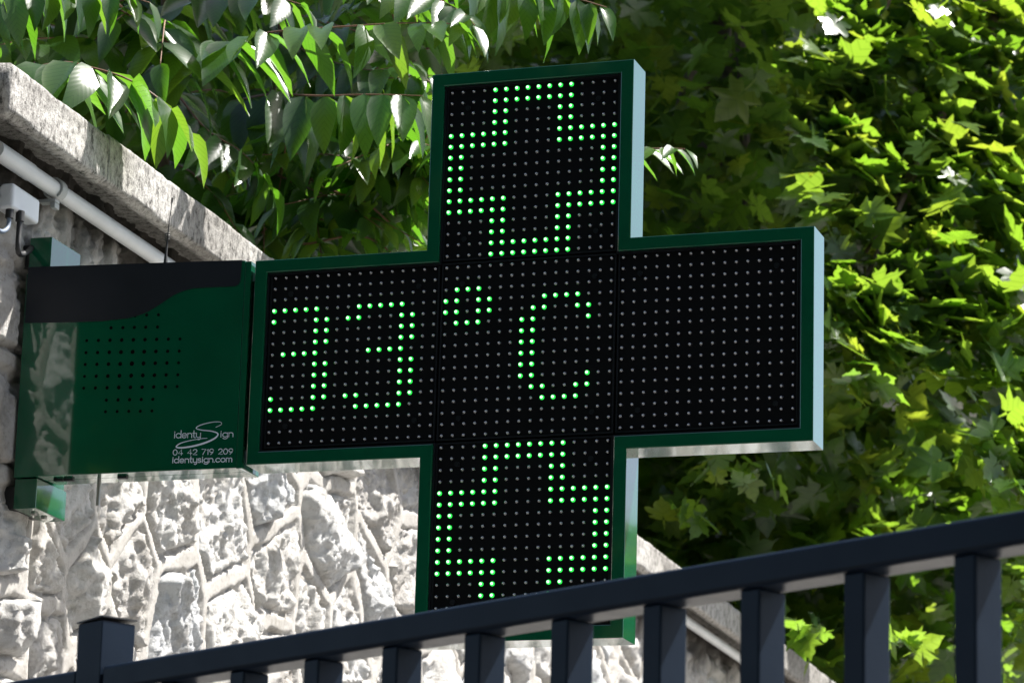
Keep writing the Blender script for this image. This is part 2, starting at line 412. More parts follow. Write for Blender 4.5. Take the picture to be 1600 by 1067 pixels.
def mortar_patch(name, s0, s1, z0, z1, ds, dz, kind=None):
    S, Z = np.meshgrid(np.arange(s0, s1+ds/2, ds), np.arange(z0, z1+dz/2, dz), indexing='ij')
    e = np.empty(S.shape); q = max(1, int(.4/ds)); q2 = max(1, int(.5/dz))
    for a in range(0, S.shape[0], q):
        for b in range(0, S.shape[1], q2): e[a:a+q, b:b+q2] = nearest2(S[a:a+q, b:b+q2], Z[a:a+q, b:b+q2])[1]
    Hh = mortar_h(S, Z, e)
    V = WP0+WD*S[..., None]+WNRM*Hh[..., None]+EZ*Z[..., None]
    n, k = S.shape; idx = np.arange(n*k).reshape(n, k)
    Fq = np.stack([idx[:-1, :-1], idx[1:, :-1], idx[1:, 1:], idx[:-1, 1:]], -1).reshape(-1, 4)
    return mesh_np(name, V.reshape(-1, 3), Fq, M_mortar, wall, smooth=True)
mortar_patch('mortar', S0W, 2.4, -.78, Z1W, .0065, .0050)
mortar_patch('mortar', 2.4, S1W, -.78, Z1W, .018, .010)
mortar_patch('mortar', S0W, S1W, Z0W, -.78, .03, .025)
bm = bmesh.new(); bm_box(bm, WP0, WD, WNRM, EZ, (S0W-.01, -.45, Z0W), (S0W-.0005, .004, Z1W)); bm_box(bm, WP0, WD, WNRM, EZ, (S0W-.01, -5.0, Z0W), (S0W+.2, -.452, Z1W))
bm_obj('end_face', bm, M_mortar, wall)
def stone_arrays(i, ds, dz):
    c = PTS[i]; r = .26
    S, Z = np.meshgrid(np.arange(c[0]-r, c[0]+r, ds), np.arange(c[1]-r, c[1]+r, dz), indexing='ij')
    S = np.clip(S, S0W, S1W); Z = np.clip(Z, Z0W, Z1W)
    i1, e = nearest2(S, Z); ins = (i1 == i) & (Z < Z1W-1e-6) & (Z > Z0W+1e-6)
    if ins.sum() < 12: return None
    rs = np.random.default_rng(100+i); P_ = np.full(S.shape, 9.0)
    far_ = PTS[i][0] > 1.45
    for k in range(7):
        a = rs.uniform(0, 6.283); sl_ = rs.uniform(.1, .75)
        off = rs.uniform(.0, .035)
        P_ = np.minimum(P_, .020+off+sl_*((S-c[0]-rs.normal(0, .04))*math.cos(a)+(Z-c[1]-rs.normal(0, .04))*math.sin(a)))
    P_ = np.maximum(P_, -.004)
    # craggy breaks, elongated down the face
    a = rs.uniform(-.5, .5); Sr = S*math.cos(a)+Z*math.sin(a); Zr = -S*math.sin(a)+Z*math.cos(a)
    H_ = P_+.044*ridged(Sr*1.5, Zr*.7, 8, 5, 3+i)+.022*ridged(Sr*1.3, Zr*.8, 24, 3, 60+i)+.014*fbm(S, Z, 80, 2, 90+i)
    st = .013; jit = .010*fbm(S, Z, 14, 3, 130+i); qz = np.round((H_+jit)/st)*st-jit; H_ = .72*H_+.28*qz    # broken ledges
    H_ = np.minimum(H_, np.where((S > -.25) & (S < .16) & (np.abs(Z) < .29), .020, .050))
    q = np.clip((e-.012+.012*fbm(S, Z, 35, 2, 77+i))/.020, 0, 1); q = q*q*(3-2*q)
    H_ = H_*q-.035*(1-q)
    H_ = H_-.03*np.clip((Z-.18)/.12, 0, 1)
    V = WP0+WD*S[..., None]+WNRM*H_[..., None]+EZ*Z[..., None]
    n, k = S.shape; idx = np.arange(n*k).reshape(n, k)
    ok = ins[:-1, :-1] & ins[1:, :-1] & ins[1:, 1:] & ins[:-1, 1:]
    Fq = np.stack([idx[:-1, :-1], idx[1:, :-1], idx[1:, 1:], idx[:-1, 1:]], -1)[ok]
    if len(Fq) < 6: return None
    us, inv = np.unique(Fq.ravel(), return_inverse=True)
    return V.reshape(-1, 3)[us], inv.reshape(-1, 4)
rest = []
for i, (s, z) in enumerate(PTS):
    vis = z > -.72 and -.45 < s < 8.6
    if vis:
        near = s < 2.3
        r_ = stone_arrays(i, .0065 if near else .018, .0050 if near else .011)
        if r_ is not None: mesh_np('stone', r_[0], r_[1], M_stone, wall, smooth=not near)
    else:
        r_ = stone_arrays(i, .03, .024)
        if r_ is not None: rest.append(r_)
V = []; Fs = []; n = 0
for v, f in rest: V.append(v); Fs.append(f+n); n += len(v)
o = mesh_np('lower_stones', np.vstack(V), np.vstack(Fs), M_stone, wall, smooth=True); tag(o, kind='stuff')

# concrete coping, cast in lengths
def coping(s0, s1, seed, ds):
    h0, h1, zb, zt = -.30, .108, .397, .492
    prof = []   # (h, z) loop, front face finely divided
    nz = 14
    for k in range(7): prof.append((h0+(h1-.026-h0)*k/6, zb+.034))
    prof += [(h1-.0255, zb), (h1-.012, zb), (h1, zb)]
    for k in range(1, nz): prof.append((h1, zb+(zt-zb)*k/nz))
    for k in range(10): prof.append((h1+(h0-h1)*k/9, zt))
    pr = np.array(prof); S = np.arange(s0, s1+ds*.5, ds); S[-1] = s1; n = len(pr); V = np.zeros((len(S), n, 3))
    for j, (h, z) in enumerate(pr):
        d = .004*fbm(S, np.full_like(S, j*.35), 45, 3, seed)+.002*fbm(S, np.full_like(S, j*.3), 3, 2, seed+5)
        cz = min(abs(z-zb), abs(z-zt)); chip = 0
        hh = np.full_like(S, h); z_ = np.full_like(S, z)
        if h > h1-.001:
            hh = hh+d
            if cz < .001:
                c_ = np.clip(fbm(S, np.full_like(S, z*30), 9, 4, seed+9)-.02, 0, 1)*.026+.0025
                hh = hh-c_; z_ = z_+(c_*.8 if z < zb+.01 else -c_*.8)
        wav = .006*fbm(S, S*0, 1.1, 2, seed+70)+.002*fbm(S, S*0+2, 7, 2, seed+71)
        z_ = z_+(wav if z > (zb+zt)/2 else wav*.7)
        if z < zb+.001: z_ = z_+.004*fbm(S, np.full_like(S, h*20), 25, 3, seed+20)
        V[:, j] = WP0+WD*S[:, None]+WNRM*hh[:, None]+EZ*z_[:, None]
    idx = np.arange(len(S)*n).reshape(len(S), n); nx = np.roll(idx, -1, 1)
    Fq = [tuple(q) for q in np.stack([idx[:-1], nx[:-1], nx[1:], idx[1:]], -1).reshape(-1, 4)]
    Fq.append(tuple(idx[0][::-1])); Fq.append(tuple(idx[-1]))
    return mesh_np('coping', V.reshape(-1, 3), Fq, M_coping, wall, smooth=True)
js = px_wall(168, 270, .108)[0]
coping(S0W-.04, js-.0012, 2, .008); coping(js+.0012, 2.6, 3, .008); coping(2.604, 5.9, 4, .014); coping(5.904, S1W, 5, .02)

# ------------------------------------------------------------------ white conduit along the wall
cond = empty('conduit_pipe', tuple(wall_pt(0, .36, .03)))
tag(cond, 'white plastic conduit pipe clipped under the wall coping', 'pipe')
PH = .036
sA, zA = px_wall(0, 238, PH); sB, zB = px_wall(250, 407, PH); sC, zC = px_wall(1149, 1022, PH)
def pz(s): return np.interp(s, [sA, sB, sC], [zA, zB, zC])
PR = .0155
joint = px_wall(46, 270, PH)[0]
tube('pipe', [wall_pt(s, pz(s), PH) for s in np.linspace(sA-.02, joint, 6)], PR+.0016, M_pvc, cond, 18)
tube('pipe', [wall_pt(s, pz(s), PH) for s in np.linspace(joint-.05, 9.2, 30)], PR, M_pvc, cond, 18)
sc_ = px_wall(86, 303, PH)[0]
def clip(s):
    bm = bmesh.new(); z = pz(s); O = wall_pt(s, z, PH)
    ang = np.linspace(math.radians(-60), math.radians(240), 15)
    for sgn in (0,):
        ring = []
        for a in ang:
            for rad in (PR+.0015, PR+.0055):
                for w in (-.011, .011):
                    ring.append(bm.verts.new(tuple(O+WNRM*math.cos(a)*rad+EZ*math.sin(a)*rad+WD*w)))
        for k in range(len(ang)-1):
            b0 = k*4; b1 = b0+4
            for q in ((0, 1, 3, 2), ): pass
            for i, j in ((0, 1), (1, 3), (3, 2), (2, 0)): bm.faces.new((ring[b0+i], ring[b0+j], ring[b1+j], ring[b1+i]))
        bm.faces.new([ring[i] for i in (0, 1, 3, 2)]); b0 = (len(ang)-1)*4; bm.faces.new([ring[b0+i] for i in (0, 2, 3, 1)])
    c = bm_obj('pipe_clip', bm, M_clip, cond, 40)
    bm = bmesh.new(); bm_box(bm, O, WNRM, WD, EZ, (-.075, -.010, -PR-.011), (.006, .010, -PR-.0045), .001, 1)
    bm_box(bm, O, WNRM, WD, EZ, (-.004, -.010, -PR-.022), (.006, .010, -PR-.0115), .001, 1)
    bm_obj('clip_foot', bm, M_clip, c, 40)
for s in (sc_, sc_+1.3, sc_+2.6, sc_+3.9): clip(s)

# ------------------------------------------------------------------ junction box and its cables
jb = empty('junction_box'); JH = .046
s0, z0 = px_wall(22, 288, JH); s1, z1 = px_wall(63, 322, JH); zlo = px_wall(22, 326, JH)[1]
jb.location = tuple(wall_pt((s0+s1)/2, zlo, .03)); tag(jb, 'small pale grey junction box on the wall above the sign bracket', 'junction box')
zt_ = px_wall(22, 285, JH)[1]
bm = bmesh.new(); bm_box(bm, wall_pt(0, 0, 0), WNRM, WD, EZ, (JH-.028, s0, zlo), (JH, s1, zt_), .006, 4); bm_obj('lid', bm, M_jbox, jb, 40)
bm = bmesh.new(); bm_box(bm, wall_pt(0, 0, 0), WNRM, WD, EZ, (-.03, s0+.003, zlo+.003), (JH-.029, s1-.003, zt_-.003), .004, 3); body = bm_obj('body', bm, M_jbox, jb, 40)
bm = bmesh.new()
for f in (.3, .7):
    c = wall_pt(s0+.0035, zlo+(zt_-zlo)*f, .03)
    V, Fs = tube_arrays([c-WD*.004, c+WD*.002], .011, 14)
    vs = [bm.verts.new(tuple(v)) for v in V]
    for q in Fs: bm.faces.new([vs[k] for k in q])
bm_obj('knockout', bm, M_jbox, body, 40)
sm = (s0+s1)/2
p0 = wall_pt(s0+.035, zlo, .045); p1 = np.array([-.962, .055, .235])
tube('cable', smooth_path([p0+EZ*.004, p0-EZ*.03, p0-EZ*.075+WNRM*.002, (p0+p1)/2-EZ*.03, p1+EZ*.03-WNRM*.008, p1]), .0052, M_cable, jb, 10)
g0 = wall_pt(s0+.012, zlo, .035)
tube('cable_gland', [p0+EZ*.003, p0-EZ*.016], .008, M_cable, jb, 12); tube('cable_gland', [g0+EZ*.003, g0-EZ*.016], .0075, M_cable, jb, 12)
tube('cable', smooth_path([g0, g0-EZ*.035-WD*.004, g0-EZ*.05-WD*.04, g0-EZ*.03-WD*.08, g0+EZ*.02-WD*.14]), .0042, M_gcable, jb, 10)

# ------------------------------------------------------------------ the pharmacy sign
sign = empty('cross_sign', (-.957, .06, -.25))
tag(sign, 'green illuminated cross sign showing 33 degrees on its bracket beside the wall', 'sign')
AL, AW = .508, .1855           # arm half length, arm half width
YF, YB = -.006, .068           # front and back of the casing
ZOFF = -.003
def cross_loop(a, b): return [(-b, a), (b, a), (b, b), (a, b), (a, -b), (b, -b), (b, -a), (-b, -a), (-b, -b), (-a, -b), (-a, b), (-b, b)]
def cross_pts(a, b, y): return [(x, y, z+ZOFF) for x, z in cross_loop(a, b)]
# casing: outer shell with back, front lip
bm = bmesh.new()
LO = [(AL, AW, YB), (AL, AW, YF+.0016), (AL-.0004, AW-.0004, YF+.0006), (AL-.0016, AW-.0016, YF), (AL-.0215, AW-.0215, YF), (AL-.0228, AW-.0228, YF+.0008), (AL-.0232, AW-.0232, YF+.012)]
rings = [[bm.verts.new(p) for p in cross_pts(*q)] for q in LO]
for a, b in zip(rings[:-1], rings[1:]):
    for k in range(12): bm.faces.new((a[k], a[(k+1) % 12], b[(k+1) % 12], b[k]))
bm.faces.new(rings[0])
casing = bm_obj('casing', bm, M_green, sign)
# inner black bezel step
bm = bmesh.new()
LO = [(AL-.0234, AW-.0234, YF+.004), (AL-.0262, AW-.0262, YF+.004), (AL-.0266, AW-.0266, YF+.014)]
rings = [[bm.verts.new(p) for p in cross_pts(*q)] for q in LO]
for a, b in zip(rings[:-1], rings[1:]):
    for k in range(12): bm.faces.new((a[k], a[(k+1) % 12], b[(k+1) % 12], b[k]))
bm_obj('bezel', bm, M_seam, sign)
# LED modules
def rows(*spec):
    out = set()
    for rs, cs in spec:
        for r in rs:
            for c in cs: out.add((r, c))
    return out
R_ = lambda a, b: range(a, b+1)
CROSS = rows((R_(0, 1), R_(4, 11)), (R_(2, 3), (4, 5, 10, 11)), (R_(4, 5), (0, 1, 2, 3, 4, 5, 10, 11, 12, 13, 14, 15)), (R_(6, 9), (0, 1, 14, 15)),
             (R_(10, 11), (0, 1, 2, 3, 4, 5, 10, 11, 12, 13, 14, 15)), (R_(12, 13), (4, 5, 10, 11)), (R_(14, 15), R_(4, 11)))
LEFT = rows(((3,), (0, 1, 2, 3, 4, 8, 9, 10, 11, 12)), ((4,), (0, 4, 5, 7, 8, 12, 13)), ((5, 6, 8, 9, 10), (4, 5, 12, 13)), ((7,), (1, 2, 3, 4, 9, 10, 11, 12)),
            ((11,), (0, 4, 5, 7, 8, 12, 13)), ((12,), (0, 1, 2, 3, 4, 8, 9, 10, 11, 12)))
CENT = rows(((2, 5), (1, 2, 3)), ((3, 4), (0, 1, 3, 4)), ((3,), R_(9, 12)), ((4,), (8, 9, 12, 13)), ((5,), (7, 8, 13)), (R_(6, 9), (7, 8)), ((10,), (7, 8, 13)),
            ((11,), (8, 9, 12, 13)), ((12,), R_(9, 12)))
PITCH, MOD = .02, .32097
def dome(rad, hgt, nseg=10, nr=4, base=.0):
    V = [(0, -hgt, 0)]; Fs = []
    for r in range(1, nr+1):
        a = math.pi/2*r/nr
        for k in range(nseg):
            t = 2*math.pi*k/nseg; V.append((rad*math.sin(a)*math.cos(t), -hgt*math.cos(a), rad*math.sin(a)*math.sin(t)))
    for k in range(nseg): V.append((rad*math.cos(2*math.pi*k/nseg), base, rad*math.sin(2*math.pi*k/nseg)))
    for k in range(nseg): Fs.append((0, 1+k, 1+(k+1) % nseg))
    for r in range(nr):
        for k in range(nseg):
            a = 1+r*nseg+k; b = 1+r*nseg+(k+1) % nseg; Fs.append((a, a+nseg, b+nseg, b))
    return np.array(V), Fs
DV, DF = dome(.0036, .0044, 12, 5, .002)
me_lit = bpy.data.meshes.new('led'); LV, LF = dome(.0041, .0044, 14, 5, .002)
me_lit.from_pydata([tuple(v) for v in LV], [], LF); me_lit.materials.append(M_lit); me_lit.materials.append(M_core)
for p in me_lit.polygons:
    p.use_smooth = True
    if math.hypot(p.center[0], p.center[2]) < .0027: p.material_index = 1
YP = .0045   # module face
for pr, pc, lit in ((0, 1, CROSS), (1, 0, LEFT), (1, 1, CENT), (1, 2, set()), (2, 1, CROSS)):
    cx = (pc-1)*MOD; cz = -(pr-1)*MOD; h = MOD/2-.0014
    bm = bmesh.new(); bm_box(bm, (cx, 0, cz), EX, EY, EZ, (-h, YP, -h), (h, YP+.02, h), .0012, 1)
    pan = bm_obj('led_module', bm, M_black, sign)
    bm = bmesh.new()     # raised rim of the module
    hi_ = h-.0005; lo_ = h-.0035
    for a in ((-hi_, hi_, lo_, hi_), (-hi_, hi_, -hi_, -lo_), (-hi_, -lo_, -lo_+.0001, lo_-.0001), (lo_, hi_, -lo_+.0001, lo_-.0001)):
        bm_box(bm, (cx, 0, cz), EX, EY, EZ, (a[0], YP-.0022, a[2]), (a[1], YP+.001, a[3]))
    bm_obj('module_rim', bm, M_seam, pan)
    V = []; Fs = []; n = 0
    for r in range(16):
        for c in range(16):
            P_ = np.array([cx+(c-7.5)*PITCH, YP-.0005, cz-(r-7.5)*PITCH])
            if (r, c) in lit:
                o = add_mesh('led', me_lit, pan); o.location = tuple(P_)
            else:
                V.append(DV+P_); Fs += [tuple(k+n for k in f) for f in DF]; n += len(DV)
    o = mesh_np('unlit_leds', np.vstack(V), Fs, M_unlit, pan, smooth=True); tag(o, kind='stuff')
    o.data.materials.append(M_tip_highlight); nf = len(DF); inner = [math.hypot(np.mean(DV[list(f), 0]), np.mean(DV[list(f), 2])) < .0015 for f in DF]
    o.data.polygons.foreach_set('material_index', np.array([1 if inner[k % nf] else 0 for k in range(len(Fs))], dtype=np.int32))
    for (a, b) in ((-6, 6), (6, 6), (-6, -6), (6, -6)):
        sd = tube_arrays([(cx+a*PITCH, YP+.002, cz+b*PITCH), (cx+a*PITCH, YP-.0025, cz+b*PITCH)], .0048, 14)
        mesh_np('screw_cap', sd[0], sd[1], M_seam, pan)

# control box between the bracket and the cross
BX0, BX1, BZ0, BZ1, BF, BB = -.9575, -.5165, -.1925, .1855, -.004, .075
cbox = None
bm = bmesh.new(); bm_box(bm, (0, 0, 0), EX, EY, EZ, (BX0, BF, BZ0), (BX1-.012, BF+.036, BZ1), .0016, 2)
cbox = bm_obj('control_box', bm, M_green, sign, 40)
bm = bmesh.new(); bm_box(bm, (0, 0, 0), EX, EY, EZ, (BX0+.001, BF+.0375, BZ0+.0005), (BX1-.012, BB, BZ1-.001), .0012, 1); bm_obj('rear_shell', bm, M_green, cbox, 40)
bm = bmesh.new(); bm_box(bm, (0, 0, 0), EX, EY, EZ, (BX1-.0118, BF+.001, BZ0-.001), (BX1, BB+.001, BZ1-.002), .0016, 2); bm_obj('end_flange', bm, M_green, cbox, 40)
bm = bmesh.new(); bm_box(bm, (0, 0, 0), EX, EY, EZ, (BX1+.0002, .012, -.15), (-AL-.0002, .055, .15)); bm_obj('joint_spacer', bm, M_seam, cbox)
def flat_poly(name, outline_px, y, thick, mat, parent):
    P_ = [on_Y(x, q, y) for x, q in outline_px]; bm = bmesh.new()
    f = [bm.verts.new(tuple(p)) for p in P_]; b = [bm.verts.new((p[0], y+thick, p[2])) for p in P_]
    bm.faces.new(f); bm.faces.new(b[::-1]); n = len(f)
    for k in range(n): bm.faces.new((f[k], b[k], b[(k+1) % n], f[(k+1) % n]))
    return bm_obj(name, bm, mat, parent)
curve = smooth_path([(200, 497), (226, 489), (250, 475), (275, 459), (300, 451), (325, 449), (350, 448)], 22)
corner = [(368, 447), (373, 444), (375.5, 438)]
tlx, trx = on_Y(44, 416, BF-.001), on_Y(378, 405, BF-.001)
band = [(44, 417.5)]+[(378, 406.3)]+corner[::-1]+[tuple(p) for p in curve[::-1]]+[(160, 501.5), (100, 503.5), (39, 504.5)]
flat_poly('dark_band', band, BF-.0012, .003, M_band, cbox)
# speaker holes
hole_rows = [(332, [460, 499, 539]), (375, [378, 418, 457, 496, 536])]
for r, (x0, y0) in enumerate(((295, 418.5), (292.5, 459.5), (290, 499.5), (287.5, 540), (285, 580))):
    hole_rows.append((y0, [x0+k*39.7 for k in range(9)]))
hole_rows += [(620.5, [362+k*39.5 for k in range(5)]), (660, [359+k*39.5 for k in range(5)])]
for r, (y0, xs) in enumerate(hole_rows):
    for k, x in enumerate(xs):
        yy = y0-(x-xs[0])*.018
        c = on_Y(x/2.1783, 340+yy/2.1776, BF-.0003); dc = math.hypot((x-448)/170, (yy-497)/170)
        rad = .0042-.0013*min(1, dc)
        if r == 0 and k == 0: c[2] -= .002; rad *= .8
        V, Fs = tube_arrays([(c[0], BF-.0004, c[2]), (c[0], BF+.004, c[2])], rad, 14)
        mesh_np('speaker_hole', V, Fs, M_hole, cbox)

# lettering (stroked outlines)
def arc(cx, cy, rx, ry, a0, a1, n=14): return [(cx+rx*math.cos(math.radians(a0+(a1-a0)*k/n)), cy+ry*math.sin(math.radians(a0+(a1-a0)*k/n))) for k in range(n+1)]
XH = .62
def glyph(ch):
    """strokes in em units: x-height .62, cap/digit height 1; returns (strokes, advance)"""
    r = .31
    if ch == 'i': return [[(.06, 0), (.06, XH)], [(.06, .80), (.06, .86)]], .12
    if ch == 'd': return [arc(r, r, r, r, 0, 360, 24), [(2*r, 0), (2*r, 1.0)]], 2*r
    if ch == 'e': return [[(.02, r), (2*r, r)]+arc(r, r, r, r, 0, 315, 22)], 2*r
    if ch == 'n': return [[(0, 0), (0, XH)], [(0, r)]+arc(.26, .36, .26, .26, 180, 0, 14)+[(.52, 0)]], .52
    if ch == 't': return [[(.13, 1-.05), (.13, .16)]+arc(.29, .16, .16, .16, 180, 290, 8), [(0, XH), (.32, XH)]], .34
    if ch == 'y': return [[(0, XH), (0, .26)]+arc(.26, .26, .26, .26, 180, 360, 14), [(.52, XH), (.52, -.10)]+arc(.30, -.10, .22, .2, 0, -120, 10)], .52
    if ch == 's': return [arc(.22, .465, .2, .155, 30, 270, 14)+arc(.22, .155, .22, .155, 90, -150, 14)], .44
    if ch == 'g': return [arc(r, r, r, r, 0, 360, 24), [(2*r, XH), (2*r, -.06)]+arc(r, -.06, r, .22, 0, -150, 12)], 2*r
    if ch == 'c': return [arc(r, r, r, r, 45, 315, 20)], .56
    if ch == 'o': return [arc(r, r, r, r, 0, 360, 24)], 2*r
    if ch == 'm': return [[(0, 0), (0, XH)], [(0, .4)]+arc(.2, .42, .2, .2, 180, 0, 12)+[(.4, 0)], [(.4, .4)]+arc(.6, .42, .2, .2, 180, 0, 12)+[(.8, 0)]], .8
    if ch == '.': return [[(.05, 0), (.05, .05)]], .1
    if ch == '0': return [arc(.3, .5, .3, .5, 0, 360, 26)], .6
    if ch == '1': return [[(0, .8), (.18, 1), (.18, 0)]], .22
    if ch == '2': return [arc(.29, .70, .28, .30, 165, -35, 14)+[(0, 0), (.58, 0)]], .58
    if ch == '4': return [[(.46, 0), (.46, 1), (0, .28), (.64, .28)]], .64
    if ch == '7': return [[(0, 1), (.56, 1), (.16, 0)]], .56
    if ch == '9': return [arc(.29, .70, .29, .30, 0, 360, 24), [(.58, .70), (.50, .35), (.2, 0)]], .58
    return [], .38
def ribbon(bm, pts, w, y, O, ux, uz):
    P_ = np.array([O+ux*p[0]+uz*p[1] for p in pts]); n = len(P_); up_ = np.array([0, 1.0, 0])
    w = np.broadcast_to(np.asarray(w, float), (n,)); prev = None
    closed = np.linalg.norm(P_[0]-P_[-1]) < 1e-6
    for k in range(n):
        a = P_[k-1] if k > 0 else (P_[-2] if closed else P_[k]); b = P_[k+1] if k < n-1 else (P_[1] if closed else P_[k])
        t = b-a; t /= max(1e-9, np.linalg.norm(t)); s_ = np.cross(t, up_)
        ext = 0
        if not closed and k == 0: ext = -.45*w[k]
        if not closed and k == n-1: ext = .45*w[k]
        L_ = bm.verts.new((*(P_[k]+s_*w[k]/2+t*ext)[[0]], y, (P_[k]+s_*w[k]/2+t*ext)[2])); R2 = bm.verts.new(((P_[k]-s_*w[k]/2+t*ext)[0], y, (P_[k]-s_*w[k]/2+t*ext)[2]))
        if prev: bm.faces.new((prev[0], L_, R2, prev[1]))
        prev = (L_, R2)
def text_line(bm, txt, x0, y0, x1, y1, height_px, w_px, gap=.16, y=BF-.0006):
    """write txt between two photo pixels on the box front"""
    A = on_Y(x0, y0, y); B = on_Y(x1, y1, y); tot = 0
    for ch in txt: tot += glyph(ch)[1]+gap
    tot -= gap; dx = np.linalg.norm(B-A)
    up_ = on_Y(x0, y0-height_px, y)-A; hz = np.linalg.norm(up_)
    ux = (B-A)/tot; uz = np.array([0, 0, hz]); x = 0; wpx = np.linalg.norm(on_Y(x0+w_px, y0, y)-A)
    for ch in txt:
        st, adv = glyph(ch)
        for s_ in st: ribbon(bm, [(x+p[0], p[1]) for p in s_], wpx, y, A, ux, uz)
        x += adv+gap
def lz(x, y): return 220+x/5.927, 620+y/5.927     # enlarged-crop pixel -> photo pixel
bm = bmesh.new(); text_line(bm, '04 42 719 209', *lz(298, 538), *lz(850, 528), 8.3, 1.1, .17); bm_obj('phone_lettering', bm, M_letter, cbox)
bm = bmesh.new(); text_line(bm, 'identysign.com', *lz(292, 610), *lz(842, 600), 9.6, 1.3, .15); bm_obj('web_lettering', bm, M_letter, cbox)
bm = bmesh.new(); text_line(bm, 'identy', *lz(308, 380), *lz(552, 375), 11.2, 1.15, .12); text_line(bm, 'ign', *lz(737, 371), *lz(853, 368), 10.4, 1.15, .16)
S_px = smooth_path([lz(*p) for p in ((695, 280), (745, 255), (735, 232), (660, 234), (560, 258), (512, 288), (560, 306), (650, 316), (712, 338), (695, 375), (620, 415), (500, 452), (380, 470), (328, 462), (365, 430), (450, 405), (560, 386), (615, 382))], 90)
yS = BF-.0007; PS = [on_Y(x, q, yS) for x, q in S_px]; kk = np.linspace(0, 1, 90)
wS = .0009+.0024*np.exp(-((kk-.62)/.20)**2)+.0006*np.exp(-((kk-.27)/.1)**2)
ribbon(bm, [(p[0], p[2]) for p in PS], wS, yS, np.array([0, 0, 0.0]), EX, EZ)
bm_obj('logo_lettering', bm, M_letter, cbox)
# fittings under the box
def cyl_obj(name, a, b, r, mat, par, n=12): return tube(name, [a, b], r, mat, par, n)
pst = on_Y(155, 738, .03)
cyl_obj('drain_stub', (pst[0], .032, BZ0+.004), (pst[0], .032, BZ0-.05), .0035, M_metal, cbox)
for dx in (-.075, -.055, .05):
    box_obj('cable_port', (pst[0]+dx-.010, .020, BZ0-.0045), (pst[0]+dx+.008, .030, BZ0+.002), M_seam, cbox, .001, 1)
# bracket tube and wall plate
bm = bmesh.new(); bm_box(bm, (0, 0, 0), EX, EY, EZ, (-.9585, .004, -.2485), (-.9145, .128, -.1935), .0018, 2); br = bm_obj('lower_bracket', bm, M_green, sign, 40)
bm = bmesh.new(); bm_box(bm, (0, 0, 0), EX, EY, EZ, (-.9585, .004, .1865), (-.9145, .128, .2555), .0018, 2); bm_obj('upper_bracket', bm, M_green, sign, 40)
bm = bmesh.new(); bm_box(bm, (0, 0, 0), EX, EY, EZ, (-.953, .0765, -.1930), (-.918, .124, .186), .0012, 1); bm_obj('bracket_spine', bm, M_green, sign, 40)
for z in (-.225, .225):
    box_obj('wall_plate', (-1.04, .02, z-.022), (-.9587, .115, z+.022), M_cap, sign, .001, 1)
for y in (.045, .085):
    cyl_obj('bolt', (-.936, y, -.2475), (-.936, y, -.2520), .0062, M_metal, br, 6)
# aerial on top of the box
an = on_Y(259, 404, .03); ax_, ay_ = an[0], .03; zt = BZ1-.001
cyl_obj('aerial_foot', (ax_, ay_, zt), (ax_, ay_, zt+.014), .0048, M_pvc, cbox, 14)
tube('aerial_rod', [(ax_, ay_, zt+.013), (ax_, ay_, zt+.03), (ax_+.001, ay_, zt+.055), (ax_+.0025, ay_, zt+.085), (ax_+.006, ay_, zt+.126), (ax_+.0063, ay_, zt+.130), (ax_+.0066, ay_, zt+.137)], [.0042, .0026, .0016, .0009, .0008, .0018, .0018], M_cable, cbox, 8)
coil = [(ax_+.0012+.0042*math.cos(a), ay_+.0042*math.sin(a), zt+.056+.014*a/(2*math.pi*4)) for a in np.linspace(0, 2*math.pi*4, 60)]
tube('aerial_coil', coil, .0011, M_cable, cbox, 6)

# ------------------------------------------------------------------ railing
rl = empty('railing', tuple(rail_pt(.8, .02, Z_TERR)))
tag(rl, 'anthracite metal balustrade with flat handrail in front of the sign', 'railing')
ZT, ZB = -.8070, -.8395
T0, T1 = -.5, 3.4
def rbox(name, t0, t1, b0, b1, z0, z1, bev, par, mat=M_rail, seg=3):
    bm = bmesh.new(); O = np.array([RP0[0], RP0[1], 0.0]); bm_box(bm, O, RD, -RNRM, EZ, (t0, b0, z0), (t1, b1, z1), bev, seg); return bm_obj(name, bm, mat, par, 40)
rbox('handrail', T0, .766, -.002, .046, ZB, ZT, .0055, rl)
rbox('handrail', .8205, T1, -.002, .046, ZB, ZT, .0055, rl)
rbox('bottom_rail', T0, .766, .002, .042, Z_TERR+.08, Z_TERR+.12, .003, rl); rbox('bottom_rail', .8205, T1, .002, .042, Z_TERR+.08, Z_TERR+.12, .003, rl)
for k in range(-16, 12):
    t = 1.7762+.14*k
    if t < -.45 or .70 < t < .86 or t > T1-.05: continue
    b_ = rbox('baluster', t, t+.0275, .003, .041, Z_TERR+.121, ZB-.0005, .003, rl, seg=2)
    bm = bmesh.new()        # weld fillet at the head of the bar
    O = np.array([RP0[0], RP0[1], 0.0])
    prof = [(0, 0), (.0052, 0), (.0032, -.0009), (.0014, -.0025), (.0006, -.0055), (0, -.0055)]
    for sgn, base in ((-1, t+.001),):
        fr = [bm.verts.new(tuple(O+RD*(base+sgn*p[0])-RNRM*.006+EZ*(ZB+.0006+p[1]))) for p in prof]
        bk = [bm.verts.new(tuple(O+RD*(base+sgn*p[0])-RNRM*.038+EZ*(ZB+.0006+p[1]))) for p in prof]
        bm.faces.new(fr); bm.faces.new(bk[::-1])
        for q in range(len(prof)): bm.faces.new((fr[q], bk[q], bk[(q+1) % 6], fr[(q+1) % 6]))
    bm_obj('weld', bm, M_rail, b_, 50)
